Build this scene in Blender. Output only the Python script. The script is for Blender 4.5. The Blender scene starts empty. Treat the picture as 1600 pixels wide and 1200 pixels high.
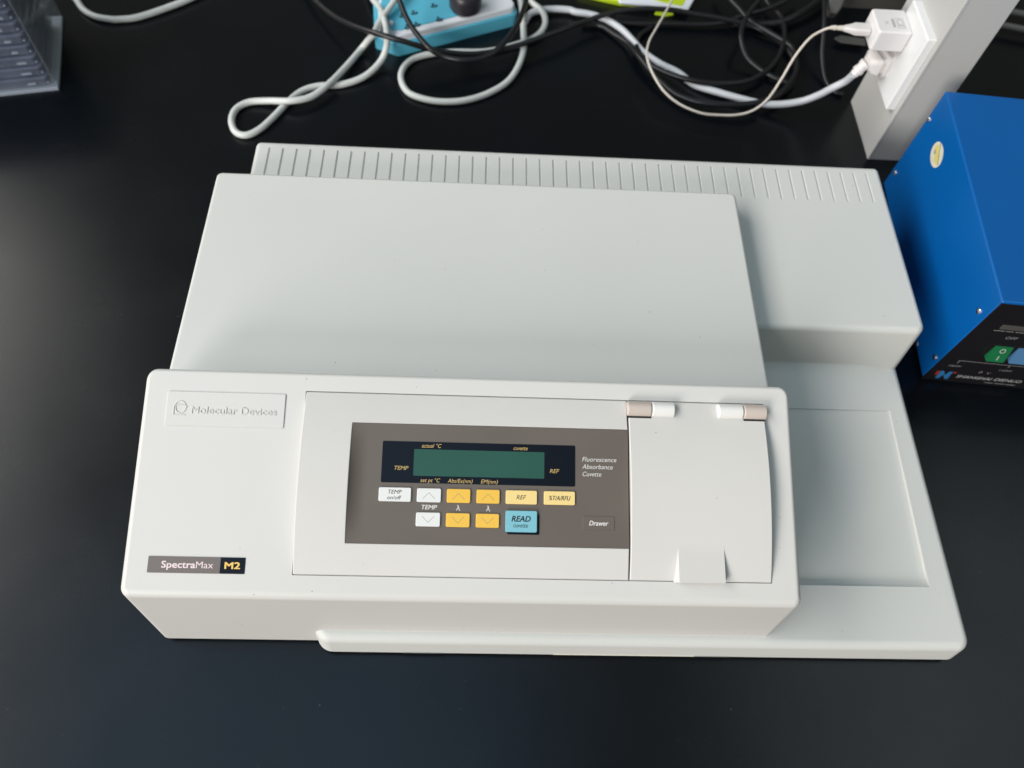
import bpy, bmesh, math, random
from mathutils import Vector, Matrix
random.seed(7)
S = bpy.context.scene
COL = S.collection

# ------------------------------------------------------------------ camera
FPX = 1212.6889
def rot(a):
    rx, ry, rz = a
    return (Matrix.Rotation(rz, 3, 'Z') @ Matrix.Rotation(ry, 3, 'Y') @ Matrix.Rotation(rx, 3, 'X'))
CR = rot((0.4958, -0.0550, 0.0036))
CT = Vector((0.2161, -0.1128, 0.5853))
cd = bpy.data.cameras.new('camera')
cam = bpy.data.objects.new('camera', cd)
COL.objects.link(cam)
cam.matrix_world = Matrix.Translation(CT) @ CR.to_4x4()
cd.sensor_width = 36.0
cd.lens = FPX / 1600 * 36
cd.clip_start = 0.01
cd.clip_end = 100
cd.dof.use_dof = True
cd.dof.focus_distance = 0.52
cd.dof.aperture_fstop = 6.5
S.camera = cam
S.render.resolution_x = 1024
S.render.resolution_y = 768

# ------------------------------------------------------------------ light
W = bpy.data.worlds.new("World")
S.world = W
W.use_nodes = True
bg = W.node_tree.nodes['Background']
bg.inputs[0].default_value = (0.96, 1.0, 0.80, 1)
bg.inputs[1].default_value = 0.13

def area(name, loc, target, sx, sy, power, color, along=(1, 0, 0)):
    l = bpy.data.lights.new(name, 'AREA')
    l.shape = 'RECTANGLE'
    l.size = sx; l.size_y = sy; l.energy = power; l.color = color
    o = bpy.data.objects.new(name, l)
    COL.objects.link(o)
    d = Vector(target) - Vector(loc)
    z = -d.normalized(); x = Vector(along); x = (x - z * x.dot(z)).normalized(); y = z.cross(x)
    o.matrix_world = Matrix.Translation(Vector(loc)) @ Matrix((x, y, z)).transposed().to_4x4()
    return o
area('window_light', (-3.6, 0.0, 3.25), (0.25, 0.0, 0.05), 7.0, 2.1, 318, (1.0, 0.975, 0.94), (0, 1, 0))
area('front_window_light', (-3.5, -5.3, 2.2), (0.28, 0.15, 0.05), 2.7, 2.2, 400, (1.0, 0.96, 0.925))
area('ceiling_fill', (-0.6, -0.2, 2.6), (-0.6, -0.2, 0.0), 2.0, 1.8, 15, (0.42, 0.70, 1.0))  # added panel, no real lamp: overhead fill and bluish sheen on the bench
area('ceiling_fill', (2.1, 0.3, 2.6), (2.1, 0.3, 0.0), 1.5, 1.8, 11, (0.80, 0.93, 1.0))  # second added panel; the break between leaves the middle of the bench dark


S.view_settings.view_transform = 'Standard'
S.view_settings.look = 'None'
S.view_settings.exposure = -0.07
S.view_settings.gamma = 1.0
try:
    S.render.engine = 'CYCLES'
except Exception:
    pass

# ------------------------------------------------------------------ helpers
def at(u, v, z=0.0):
    """point of the plane at height z that the photograph shows at pixel (u, v)"""
    d = CR @ Vector(((u - 800) / FPX, -(v - 600) / FPX, -1.0))
    return CT + d * ((z - CT.z) / d.z)

MATS = {}
def mat(name, color, rough=0.5, metal=0.0, spec=0.5, bump=0.0, bscale=400, mottle=0.0, mscale=9,
        specks=0.0, emission=None, alpha=None, coat=0.0, trans=0.0, ior=1.45, stains=0.0, rvar=0.0, dust=0.0):
    m = bpy.data.materials.new(name)
    m.use_nodes = True
    nt = m.node_tree
    N, L = nt.nodes, nt.links
    b = N['Principled BSDF']
    b.inputs['Base Color'].default_value = (*color, 1)
    b.inputs['Roughness'].default_value = rough
    b.inputs['Metallic'].default_value = metal
    b.inputs['Specular IOR Level'].default_value = spec
    b.inputs['IOR'].default_value = ior
    b.inputs['Coat Weight'].default_value = coat
    b.inputs['Transmission Weight'].default_value = trans
    if alpha is not None:
        b.inputs['Alpha'].default_value = alpha
    tc = N.new('ShaderNodeTexCoord')
    geo = N.new('ShaderNodeNewGeometry')
    # plane coordinates that work on level and on upright faces alike
    sx_ = N.new('ShaderNodeSeparateXYZ'); L.new(geo.outputs['Position'], sx_.inputs[0])
    ay = N.new('ShaderNodeMath'); ay.operation = 'ADD'; L.new(sx_.outputs[1], ay.inputs[0]); L.new(sx_.outputs[2], ay.inputs[1])
    ax = N.new('ShaderNodeMath'); ax.operation = 'MULTIPLY_ADD'; L.new(sx_.outputs[2], ax.inputs[0]); ax.inputs[1].default_value = 0.37; L.new(sx_.outputs[0], ax.inputs[2])
    flat = N.new('ShaderNodeCombineXYZ'); L.new(ax.outputs[0], flat.inputs[0]); L.new(ay.outputs[0], flat.inputs[1])
    cur = None
    if mottle or specks or stains:
        base = N.new('ShaderNodeRGB'); base.outputs[0].default_value = (*color, 1)
        cur = base.outputs[0]
    if mottle:
        n = N.new('ShaderNodeTexNoise'); n.inputs['Scale'].default_value = mscale
        n.inputs['Detail'].default_value = 6
        L.new(geo.outputs['Position'], n.inputs['Vector'])
        mr = N.new('ShaderNodeMapRange')
        mr.inputs['To Min'].default_value = 1 - mottle; mr.inputs['To Max'].default_value = 1 + mottle
        mr.inputs['From Min'].default_value = 0.3; mr.inputs['From Max'].default_value = 0.7
        L.new(n.outputs['Fac'], mr.inputs['Value'])
        mx = N.new('ShaderNodeVectorMath'); mx.operation = 'SCALE'
        L.new(cur, mx.inputs[0]); L.new(mr.outputs[0], mx.inputs['Scale'])
        cur = mx.outputs[0]
    if specks:
        v = N.new('ShaderNodeTexVoronoi'); v.inputs['Scale'].default_value = 26
        v.inputs['Randomness'].default_value = 1.0
        v.voronoi_dimensions = '2D'
        L.new(flat.outputs[0], v.inputs['Vector'])
        # only some cells, each a tiny dot of its own size
        sep = N.new('ShaderNodeSeparateColor'); L.new(v.outputs['Color'], sep.inputs[0])
        th = N.new('ShaderNodeMath'); th.operation = 'MULTIPLY_ADD'
        L.new(sep.outputs[0], th.inputs[0]); th.inputs[1].default_value = 0.030; th.inputs[2].default_value = -0.015
        lt = N.new('ShaderNodeMath'); lt.operation = 'LESS_THAN'
        L.new(v.outputs['Distance'], lt.inputs[0]); L.new(th.outputs[0], lt.inputs[1])
        f = N.new('ShaderNodeMath'); f.operation = 'MULTIPLY'
        L.new(lt.outputs[0], f.inputs[0]); f.inputs[1].default_value = specks
        mx = N.new('ShaderNodeMix'); mx.data_type = 'RGBA'
        L.new(f.outputs[0], mx.inputs['Factor']); L.new(cur, mx.inputs[6])
        mx.inputs[7].default_value = (0.16, 0.14, 0.12, 1)
        cur = mx.outputs[2]
    if stains:
        n = N.new('ShaderNodeTexNoise'); n.inputs['Scale'].default_value = 42
        n.inputs['Detail'].default_value = 8; n.inputs['Roughness'].default_value = 0.7
        L.new(geo.outputs['Position'], n.inputs['Vector'])
        mr = N.new('ShaderNodeMapRange'); mr.inputs['From Min'].default_value = 0.62
        mr.inputs['From Max'].default_value = 0.80; mr.inputs['To Max'].default_value = stains
        L.new(n.outputs['Fac'], mr.inputs['Value'])
        mx = N.new('ShaderNodeMix'); mx.data_type = 'RGBA'
        L.new(mr.outputs[0], mx.inputs['Factor']); L.new(cur, mx.inputs[6])
        mx.inputs[7].default_value = (0.42, 0.36, 0.28, 1)
        cur = mx.outputs[2]
    if dust:
        # sparse lint: tiny pale dots, each its own size
        for sc_, cut_ in ((55, 0.016), (19, 0.010)):
            v = N.new('ShaderNodeTexVoronoi'); v.inputs['Scale'].default_value = sc_
            v.voronoi_dimensions = '2D'
            L.new(flat.outputs[0], v.inputs['Vector'])
            sep = N.new('ShaderNodeSeparateColor'); L.new(v.outputs['Color'], sep.inputs[0])
            th = N.new('ShaderNodeMath'); th.operation = 'MULTIPLY_ADD'
            L.new(sep.outputs[1], th.inputs[0]); th.inputs[1].default_value = cut_ * 3.2; th.inputs[2].default_value = -cut_ * 1.9
            lt = N.new('ShaderNodeMath'); lt.operation = 'LESS_THAN'
            L.new(v.outputs['Distance'], lt.inputs[0]); L.new(th.outputs[0], lt.inputs[1])
            f = N.new('ShaderNodeMath'); f.operation = 'MULTIPLY'
            L.new(lt.outputs[0], f.inputs[0]); f.inputs[1].default_value = dust * 0.13
            mx = N.new('ShaderNodeMix'); mx.data_type = 'RGBA'
            L.new(f.outputs[0], mx.inputs['Factor']); L.new(cur, mx.inputs[6])
            mx.inputs[7].default_value = (0.35, 0.36, 0.36, 1)
            cur = mx.outputs[2]
    if cur is not None:
        L.new(cur, b.inputs['Base Color'])
    if rvar:
        n = N.new('ShaderNodeTexNoise'); n.inputs['Scale'].default_value = 14
        n.inputs['Detail'].default_value = 7
        L.new(geo.outputs['Position'], n.inputs['Vector'])
        mr = N.new('ShaderNodeMapRange'); mr.inputs['From Min'].default_value = 0.3; mr.inputs['From Max'].default_value = 0.7
        mr.inputs['To Min'].default_value = rough - rvar; mr.inputs['To Max'].default_value = rough + rvar
        L.new(n.outputs['Fac'], mr.inputs['Value']); L.new(mr.outputs[0], b.inputs['Roughness'])
    if bump:
        n = N.new('ShaderNodeTexNoise'); n.inputs['Scale'].default_value = bscale
        n.inputs['Detail'].default_value = 3
        L.new(geo.outputs['Position'], n.inputs['Vector'])
        bp = N.new('ShaderNodeBump'); bp.inputs['Strength'].default_value = bump
        bp.inputs['Distance'].default_value = 0.0006
        L.new(n.outputs['Fac'], bp.inputs['Height']); L.new(bp.outputs[0], b.inputs['Normal'])
    if emission:
        b.inputs['Emission Color'].default_value = (*emission[0], 1)
        b.inputs['Emission Strength'].default_value = emission[1]
    MATS[name] = m
    return m

M_bench = mat('bench_laminate', (0.0024, 0.0036, 0.0054), rough=0.26, spec=0.38, bump=0.06, bscale=900, mottle=0.25, mscale=5, rvar=0.025, dust=0.6)
M_plastic = mat('grey_white_plastic', (0.600, 0.602, 0.575), rough=0.46, spec=0.35, bump=0.10, bscale=1400, mottle=0.012, specks=0.6)
M_front = mat('warm_white_plastic', (0.605, 0.592, 0.565), rough=0.42, spec=0.38, bump=0.08, bscale=1400, mottle=0.012, specks=0.6, stains=0.05)
M_bezel = mat('bezel_plastic', (0.60, 0.58, 0.553), rough=0.44, spec=0.35, bump=0.08, bscale=1400, mottle=0.02, specks=0.6, stains=0.12)
M_pan = mat('yellowed_plastic', (0.62, 0.60, 0.50), rough=0.5, spec=0.3, mottle=0.05, mscale=40)
M_rubber = mat('black_rubber', (0.012, 0.012, 0.012), rough=0.7)
M_panel = mat('taupe_membrane', (0.130, 0.108, 0.092), rough=0.40, spec=0.4, bump=0.05, bscale=1800, mottle=0.04, mscale=20, specks=0.35)
M_black = mat('black_print', (0.0045, 0.006, 0.011), rough=0.30, spec=0.22)
M_lcd = mat('lcd_green', (0.026, 0.088, 0.066), rough=0.25, spec=0.25, mottle=0.10, mscale=12)
M_kwhite = mat('key_white', (0.70, 0.70, 0.68), rough=0.45)
M_kyel = mat('key_yellow', (0.78, 0.47, 0.065), rough=0.45)
M_kpale = mat('key_pale_yellow', (0.80, 0.60, 0.24), rough=0.45)
M_kblue = mat('key_blue', (0.19, 0.46, 0.54), rough=0.42)
M_tan = mat('tan_plastic', (0.54, 0.46, 0.41), rough=0.42)
M_hwhite = mat('hinge_white', (0.74, 0.73, 0.70), rough=0.35)
M_pgold = mat('print_gold', (0.55, 0.38, 0.14), rough=0.5)
M_pwhite = mat('print_white', (0.66, 0.63, 0.60), rough=0.5)
M_pdark = mat('print_dark', (0.02, 0.025, 0.03), rough=0.5)
M_pline = mat('print_line', (0.30, 0.26, 0.16), rough=0.5)
M_badge = mat('badge_taupe', (0.155, 0.130, 0.118), rough=0.35)
M_pink = mat('print_pinkish', (0.78, 0.64, 0.66), rough=0.4)
M_m2 = mat('print_yellow', (0.80, 0.52, 0.13), rough=0.4)
M_dark = mat('dark_gap', (0.02, 0.02, 0.02), rough=0.8)
M_wcable = mat('white_cable', (0.56, 0.58, 0.56), rough=0.38, mottle=0.03, mscale=60)
M_wcable2 = mat('bluish_white_cable', (0.53, 0.55, 0.58), rough=0.38, mottle=0.03, mscale=60)
M_usb = mat('usb_cord', (0.60, 0.55, 0.49), rough=0.45)
M_bcable = mat('black_cable', (0.010, 0.010, 0.012), rough=0.32, spec=0.5)
M_adapter = mat('white_adapter', (0.72, 0.70, 0.70), rough=0.35, mottle=0.01)
M_plate = mat('socket_plate', (0.74, 0.74, 0.74), rough=0.25)
M_plug = mat('plug_white', (0.66, 0.63, 0.62), rough=0.4)
M_adprint = mat('adapter_print', (0.40, 0.40, 0.41), rough=0.5)
M_post = mat('post_paint', (0.47, 0.465, 0.45), rough=0.40, spec=0.35, mottle=0.012)
M_blue = mat('blue_paint', (0.0012, 0.094, 0.335), rough=0.27, spec=0.5, mottle=0.03, mscale=10, bump=0.06, bscale=700)
M_bpanel = mat('black_panel', (0.010, 0.009, 0.011), rough=0.35, mottle=0.1)
M_steel = mat('steel', (0.75, 0.75, 0.74), rough=0.25, metal=1.0)
M_green = mat('switch_green', (0.01, 0.11, 0.04), rough=0.25, emission=((0.01, 0.25, 0.09), 0.12))
M_swblue = mat('switch_blue', (0.07, 0.18, 0.34), rough=0.25)
M_pgrey = mat('print_grey', (0.22, 0.22, 0.22), rough=0.5)
M_pbright = mat('print_bright', (0.42, 0.42, 0.42), rough=0.5)
M_red = mat('logo_red', (0.30, 0.03, 0.02), rough=0.4)
M_lblue = mat('logo_blue', (0.03, 0.16, 0.38), rough=0.4)
M_stick = mat('sticker_cream', (0.62, 0.60, 0.45), rough=0.5, mottle=0.08, mscale=120)
M_stick2 = mat('sticker_yellow', (0.62, 0.52, 0.14), rough=0.5)
M_strip = mat('cyan_plastic', (0.095, 0.42, 0.57), rough=0.32, mottle=0.02)
M_stripw = mat('strip_white', (0.66, 0.68, 0.72), rough=0.32)
M_hole = mat('socket_hole', (0.006, 0.02, 0.03), rough=0.7)
M_bplug = mat('black_plug', (0.022, 0.019, 0.024), rough=0.38)
M_lime = mat('lime_plastic', (0.46, 0.60, 0.02), rough=0.35)
M_limew = mat('packet_white', (0.72, 0.74, 0.80), rough=0.35)
M_greyd = mat('dark_grey_plastic', (0.075, 0.073, 0.07), rough=0.45)
M_mesh = mat('woven_mesh', (0.05, 0.048, 0.043), rough=0.7)
M_clear = mat('clear_plastic', (0.50, 0.56, 0.60), rough=0.08, alpha=0.10, spec=0.6)
M_ridge = mat('ribbed_clear_plastic', (0.20, 0.23, 0.32), rough=0.10, alpha=0.36, spec=1.0, mottle=0.2, mscale=60)
M_edge = mat('clear_plastic_edge', (0.42, 0.47, 0.56), rough=0.12, alpha=0.62, spec=0.8)
M_glint = mat('pale_glint', (0.40, 0.44, 0.52), rough=0.12, alpha=0.45, spec=0.9)  # pale colour for the highlights modelled on the trays
M_bars = mat('dim_metal', (0.10, 0.10, 0.10), rough=0.4)
# woven relief on the mesh
nt = M_mesh.node_tree
wv = nt.nodes.new('ShaderNodeTexWave'); wv.inputs['Scale'].default_value = 160
g2 = nt.nodes.new('ShaderNodeNewGeometry'); nt.links.new(g2.outputs['Position'], wv.inputs['Vector'])
cr = nt.nodes.new('ShaderNodeMix'); cr.data_type = 'RGBA'
nt.links.new(wv.outputs['Fac'], cr.inputs['Factor'])
cr.inputs[6].default_value = (0.015, 0.015, 0.013, 1); cr.inputs[7].default_value = (0.10, 0.095, 0.085, 1)
nt.links.new(cr.outputs[2], nt.nodes['Principled BSDF'].inputs['Base Color'])

def finish(me, smooth_angle=32):
    me.update()
    for p in me.polygons:
        p.use_smooth = True
    me.set_sharp_from_angle(angle=math.radians(smooth_angle))

def obj(name, bm, m, parent=None, smooth=32, wn=True):
    bmesh.ops.recalc_face_normals(bm, faces=bm.faces)
    me = bpy.data.meshes.new(name)
    bm.to_mesh(me); bm.free()
    finish(me, smooth)
    me.materials.append(m)
    o = bpy.data.objects.new(name, me)
    COL.objects.link(o)
    if parent:
        o.parent = parent
        o.matrix_parent_inverse = parent.matrix_world.inverted()
    if wn:
        w = o.modifiers.new('wn', 'WEIGHTED_NORMAL'); w.keep_sharp = True
    return o

def tag(o, label=None, cat=None, group=None, kind=None):
    if label: o['label'] = label
    if cat: o['category'] = cat
    if group: o['group'] = group
    if kind: o['kind'] = kind
    return o

def thing(name, label, cat, loc=(0, 0, 0), group=None):
    o = bpy.data.objects.new(name, None)
    COL.objects.link(o)
    o.location = loc
    o.matrix_world = Matrix.Translation(Vector(loc))
    o.empty_display_size = 0.02
    return tag(o, label, cat, group)

def outline(corners, radii, n=6):
    """rounded polygon (ccw); list of (point, outward normal)"""
    res = []
    k = len(corners)
    for i in range(k):
        p = Vector(corners[i]); a = Vector(corners[i - 1]); b = Vector(corners[(i + 1) % k])
        r = radii[i] if isinstance(radii, (list, tuple)) else radii
        d1 = (p - a).normalized(); d2 = (b - p).normalized()
        n1 = Vector((d1.y, -d1.x)); n2 = Vector((d2.y, -d2.x))
        ang = math.acos(max(-1, min(1, n1.dot(n2))))
        t = r * math.tan(ang / 2)
        c = p - d1 * t - n1 * r
        s0 = math.atan2(n1.y, n1.x)
        for j in range(n + 1):
            th = s0 + ang * j / n
            nn = Vector((math.cos(th), math.sin(th)))
            res.append((c + nn * r, nn))
    return res

def slab_bm(corners, radii, z0, z1, er=0.0, mapf=None, n=6, en=4, er0=0.0, bm=None):
    """rounded slab in mm -> bmesh in m; er rounds the top edge, er0 the bottom edge"""
    ol = outline(corners, radii, n)
    rings = []
    if er0 > 0:
        for j in range(en + 1):
            t = math.pi / 2 * j / en
            rings.append((er0 * (1 - math.sin(t)), z0 + er0 * (1 - math.cos(t))))
    else:
        rings.append((0.0, z0))
    if er > 0:
        for j in range(en + 1):
            t = math.pi / 2 * j / en
            rings.append((er * (1 - math.cos(t)), z1 - er + er * math.sin(t)))
    else:
        rings.append((0.0, z1))
    bm = bm or bmesh.new()
    vs = []
    for off, z in rings:
        row = []
        for p, nn in ol:
            q = p - nn * off
            v = (q.x, q.y, z)
            if mapf: v = mapf(*v)
            row.append(bm.verts.new(Vector(v) * 0.001))
        vs.append(row)
    K = len(ol)
    for a, b in zip(vs[:-1], vs[1:]):
        for i in range(K):
            j = (i + 1) % K
            bm.faces.new((a[i], a[j], b[j], b[i]))
    bm.faces.new(vs[-1])
    bm.faces.new(list(reversed(vs[0])))
    return bm

def rect(x0, y0, x1, y1):
    return [(x0, y0), (x1, y0), (x1, y1), (x0, y1)]

def box_bm(x0, y0, z0, x1, y1, z1, mapf=None, bm=None):
    bm = bm or bmesh.new()
    c = [(x0, y0), (x1, y0), (x1, y1), (x0, y1)]
    f = mapf or (lambda x, y, z: (x, y, z))
    lo = [bm.verts.new(Vector(f(x, y, z0)) * 0.001) for x, y in c]
    hi = [bm.verts.new(Vector(f(x, y, z1)) * 0.001) for x, y in c]
    for i in range(4):
        j = (i + 1) % 4
        bm.faces.new((lo[i], lo[j], hi[j], hi[i]))
    bm.faces.new(hi); bm.faces.new(list(reversed(lo)))
    return bm

def boolean(o, cutbm, op='DIFFERENCE'):
    bmesh.ops.recalc_face_normals(cutbm, faces=cutbm.faces)
    me = bpy.data.meshes.new('cut'); cutbm.to_mesh(me); cutbm.free()
    c = bpy.data.objects.new('cut', me); COL.objects.link(c)
    ws = [(w.name, w.type) for w in o.modifiers]
    for w in list(o.modifiers): o.modifiers.remove(w)
    md = o.modifiers.new('b', 'BOOLEAN'); md.operation = op; md.solver = 'EXACT'; md.object = c
    bpy.context.view_layer.update()
    dg = bpy.context.evaluated_depsgraph_get()
    new = bpy.data.meshes.new_from_object(o.evaluated_get(dg))
    o.modifiers.clear()
    old = o.data; mm = old.materials[0]
    o.data = new
    new.materials.clear(); new.materials.append(mm)
    for p in new.polygons: p.material_index = 0
    finish(new)
    bpy.data.objects.remove(c)
    w = o.modifiers.new('wn', 'WEIGHTED_NORMAL'); w.keep_sharp = True

def catmull(pts, k=8):
    P = [pts[0] * 2 - pts[1]] + pts + [pts[-1] * 2 - pts[-2]]
    out = []
    for i in range(1, len(P) - 2):
        for j in range(k):
            t = j / k
            out.append(0.5 * ((2 * P[i]) + (-P[i - 1] + P[i + 1]) * t + (2 * P[i - 1] - 5 * P[i] + 4 * P[i + 1] - P[i + 2]) * t * t
                              + (-P[i - 1] + 3 * P[i] - 3 * P[i + 1] + P[i + 2]) * t ** 3))
    out.append(P[-2].copy())
    return out

def tube_bm(pts, r, n=12, k=8, bm=None, radii=None, smooth=True):
    pts = [Vector(p) for p in pts]
    path = catmull(pts, k) if smooth else pts
    bm = bm or bmesh.new()
    prev = None; rows = []
    up = Vector((0, 0, 1))
    for i, p in enumerate(path):
        a = path[max(i - 1, 0)]; b = path[min(i + 1, len(path) - 1)]
        d = (b - a).normalized()
        if prev is None:
            s = d.cross(up)
            if s.length < 1e-3: s = d.cross(Vector((1, 0, 0)))
        else:
            s = prev - d * prev.dot(d)
        s.normalize(); prev = s
        t = d.cross(s)
        rr = radii[min(int(i / max(k, 1)) if smooth else i, len(radii) - 1)] if radii else r
        rows.append([bm.verts.new(p + (s * math.cos(2 * math.pi * j / n) + t * math.sin(2 * math.pi * j / n)) * rr) for j in range(n)])
    for a, b in zip(rows[:-1], rows[1:]):
        for j in range(n):
            bm.faces.new((a[j], a[(j + 1) % n], b[(j + 1) % n], b[j]))
    bm.faces.new(rows[0]); bm.faces.new(list(reversed(rows[-1])))
    return bm

CAPH = []
def glyphs(string, bold=0.0):
    cu = bpy.data.curves.new('t', 'FONT')
    cu.body = string; cu.size = 1.0; cu.align_x = 'LEFT'; cu.offset = bold
    cu.extrude = 0.5; cu.resolution_u = 3
    to = bpy.data.objects.new('t', cu); COL.objects.link(to)
    bpy.context.view_layer.update()
    me = bpy.data.meshes.new_from_object(to.evaluated_get(bpy.context.evaluated_depsgraph_get()))
    bpy.data.objects.remove(to); bpy.data.curves.remove(cu)
    return me
def lettering(name, string, x, y, cap, width, align, frame, m, parent, shear=0.0, bold=0.0, depth=0.06, h0=0.01):
    """one printed word or line: x/y in mm at its middle (or left end), cap height and full width in mm"""
    if not CAPH:
        t = glyphs('H'); CAPH.append(max(v.co.y for v in t.vertices)); bpy.data.meshes.remove(t)
    me = glyphs(string)
    xs_ = [v.co.x for v in me.vertices]; x0, x1 = min(xs_), max(xs_)
    ky = cap / CAPH[0]
    kx = (width - shear * cap) / (x1 - x0)
    ox = -width / 2 if align == 'C' else 0.0
    # a bold face: the stroke is widened by overlaid copies, each a hair above the last
    bm = bmesh.new()
    copies = [(0.0, 0.0)] if bold < 0.01 else [(0.0, 0.0), (1.0, 0.0), (-1.0, 0.0)] if bold < 0.03 else [(0, 0), (1, .6), (-1, -.6), (1, -.6), (-1, .6)]
    for n_, (dx, dy) in enumerate(copies):
        t = bmesh.new(); t.from_mesh(me)
        for v in t.verts:
            px = (v.co.x - x0) * kx + ox + shear * v.co.y * ky + dx * bold * cap
            py = v.co.y * ky - cap / 2 + dy * bold * cap
            v.co = Vector(frame(x + px, y + py, h0 + (v.co.z + 0.5) * depth + 0.012 * n_)) * 0.001
        m2 = bpy.data.meshes.new('t2'); t.to_mesh(m2); t.free()
        bm.from_mesh(m2); bpy.data.meshes.remove(m2)
    bpy.data.meshes.remove(me)
    return obj(name, bm, m, parent, wn=False)

# ------------------------------------------------------------------ bench
bm = bmesh.new()
bmesh.ops.create_grid(bm, x_segments=8, y_segments=8, size=1.0)
bmesh.ops.scale(bm, vec=(2.2, 1.5, 1), verts=bm.verts)
bmesh.ops.translate(bm, vec=(0.2, 0.45, 0), verts=bm.verts)
tag(obj('bench_top', bm, M_bench, wn=False), 'black laminate laboratory bench top', kind='structure')

# ------------------------------------------------------------------ plate reader
R = thing('plate_reader', 'large grey-white laboratory plate reader with keypad and cuvette lid on black bench', 'lab instrument', (0.28, 0.19, 0))

# bottom plate and feet
obj('bottom_plate', slab_bm(rect(6, -8, 570, 386), 6, 2.0, 6.6, 0.5), M_pan, R)
obj('bottom_plate', slab_bm(rect(118, -16.6, 572, 30), 7, 2.2, 6.3, 0.5), M_pan, R)
for i, (x, y) in enumerate(((30, 20), (545, 20), (30, 360), (545, 360))):
    obj('foot', slab_bm(rect(x - 9, y - 9, x + 9, y + 9), 8.9, 0, 2.1), M_rubber, R)

# drawer base (low tray along the right)
def base_map(x, y, z):
    if y < 5: y = y - 4.2 * (1 - (z - 6) / 22.2)
    return (x, y, z)
base = obj('drawer_base', slab_bm(rect(109.0, -14.6, 575.4, 384), [12, 9, 6, 6], 6.4, 28.2, 5.5, base_map, n=8, en=6, er0=0.8), M_plastic, R)
def rec(x, y, z):
    if z < 30:
        z = 28.2 - (3.4 - 2.0 * (y - 29) / 145)
    return (x, y, z)
boolean(base, slab_bm([(435, 28.8), (554.8, 29.0), (558.8, 174.4), (435, 174.0)], [0.8, 1.2, 1.2, 0.8], 20, 36, 0, rec, n=3))
# slim slots of the drawer seam along the front lip
for x0, x1 in ((170, 198), (277, 379), (379.2, 405)):
    obj('seam', box_bm(x0, -18.95, 7.5, x1, -17.4, 8.0), M_pan if x0 == 277 else M_pgrey, R, wn=False)

# rear housing
def rear_map(x, y, z):
    if y < 235: y = y - 7.4 * (1 - (z - 28) / 50.6)
    return (x, y, z)
rear = obj('rear_housing', slab_bm(rect(18.4, 220.6, 575.4, 396.6), [6, 8, 5, 5], 6.2, 78.6, 4.6, rear_map, n=8, en=6), M_plastic, R)
cut = bmesh.new()
for i in range(46):
    x = 31.2 + (561.7 - 31.2) * i / 45
    slab_bm(rect(x - 1.15, 353.6, x + 1.15, 388.8), 1.1, 77.3, 79.8, 0, (lambda a, b, z, x=x: (x + (a - x) * (0.30 + 0.70 * min(1.4, (z - 77.3) / 1.3)), b, z)), n=3, bm=cut)
boolean(rear, cut)
# concave skirt where the rear housing meets the tray
bm = bmesh.new()
prof = []
for j in range(9):
    t = math.pi / 2 * j / 8
    prof.append((213.6 - 22 + 22 * math.sin(t) + 1.4, 28.0 + 9.0 * (1 - math.cos(t)) + 0.15))
rows = []
for (x, s) in ((430, 1), (540, 1), (556, 0.55), (572, 0.02)):
    rows.append([bm.verts.new(Vector((x, 215.6 - (215.6 - y) * max(s, 0.02), 28.0 + (z - 28.0) * max(s, 0.05))) * 0.001) for y, z in prof])
for a, b in zip(rows[:-1], rows[1:]):
    for i in range(len(prof) - 1):
        bm.faces.new((a[i], b[i], b[i + 1], a[i + 1]))
obj('skirt', bm, M_plastic, R, wn=False)

# top cover
obj('top_cover', slab_bm(rect(0.0, 110, 430.2, 340.8), [3, 3, 5, 5], 6.1, 98.1, 3.0, n=6, en=5), M_plastic, R)

# front housing: sloping top, front face leaning back
SL = 40.0 / 138.6
def fh_map(x, y, z):
    w = (z - 6.0) / 83.6
    y2 = y - (10.4 * (1 - w) if y < 30 else 0)
    return (x, y2, z + max(w, 0) * SL * y)
front = obj('front_housing', slab_bm(rect(-0.6, -0.4, 430.4, 139.8), [6, 5.5, 8, 8], 6.0, 89.6, 4.0, fh_map, n=8, en=6), M_front, R)
C1 = math.hypot(138.6, 40.0)
def FP(x, s, h=0.0):
    """front panel frame (mm): along x, up the slope, off the surface"""
    return (x, s * 138.6 / C1 - h * 40.0 / C1, 89.6 + s * 40.0 / C1 + h * 138.6 / C1)
X0, X1, XL, XR = 104.9, 317.3, 318.3, 410.6
S0, S1 = 13.9, 131.0
boolean(front, slab_bm(rect(X0 - 0.5, S0 - 0.5, XR + 0.6, S1 + 0.5), 0.6, -1.6, 3, 0, FP, n=2))

SM = (S0 + S1) / 2; SH = (S1 - S0) / 2
BUL = 7.6
def arch(s): return BUL * (1 - ((s - SM) / SH) ** 2) + 0.15
P0, P1, PX = 33.7, 110.7, 137.0
CH = arch(P1)

# control bezel: arched moulding with an opening for the keypad
ss = sorted(set([S0 + (P0 - S0) * i / 6 for i in range(7)] + [P0 + (P1 - P0) * i / 24 for i in range(25)] + [P1 + (S1 - P1) * i / 6 for i in range(7)]))
ss = [s for i, s in enumerate(ss) if i == 0 or s - ss[i - 1] > 1e-6]
bm = bmesh.new()
def top(x, s): return bm.verts.new(Vector(FP(x, s, arch(s))) * 0.001)
xs = [X0, X0 + 8, PX - 4, PX, 200, 260, X1]
G = [[top(x, s) for x in xs] for s in ss]
for i in range(len(ss) - 1):
    for j in range(len(xs) - 1):
        if xs[j] >= PX - 1e-6 and ss[i] >= P0 - 1e-6 and ss[i + 1] <= P1 + 1e-6: continue
        bm.faces.new((G[i][j], G[i][j + 1], G[i + 1][j + 1], G[i + 1][j]))
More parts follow.
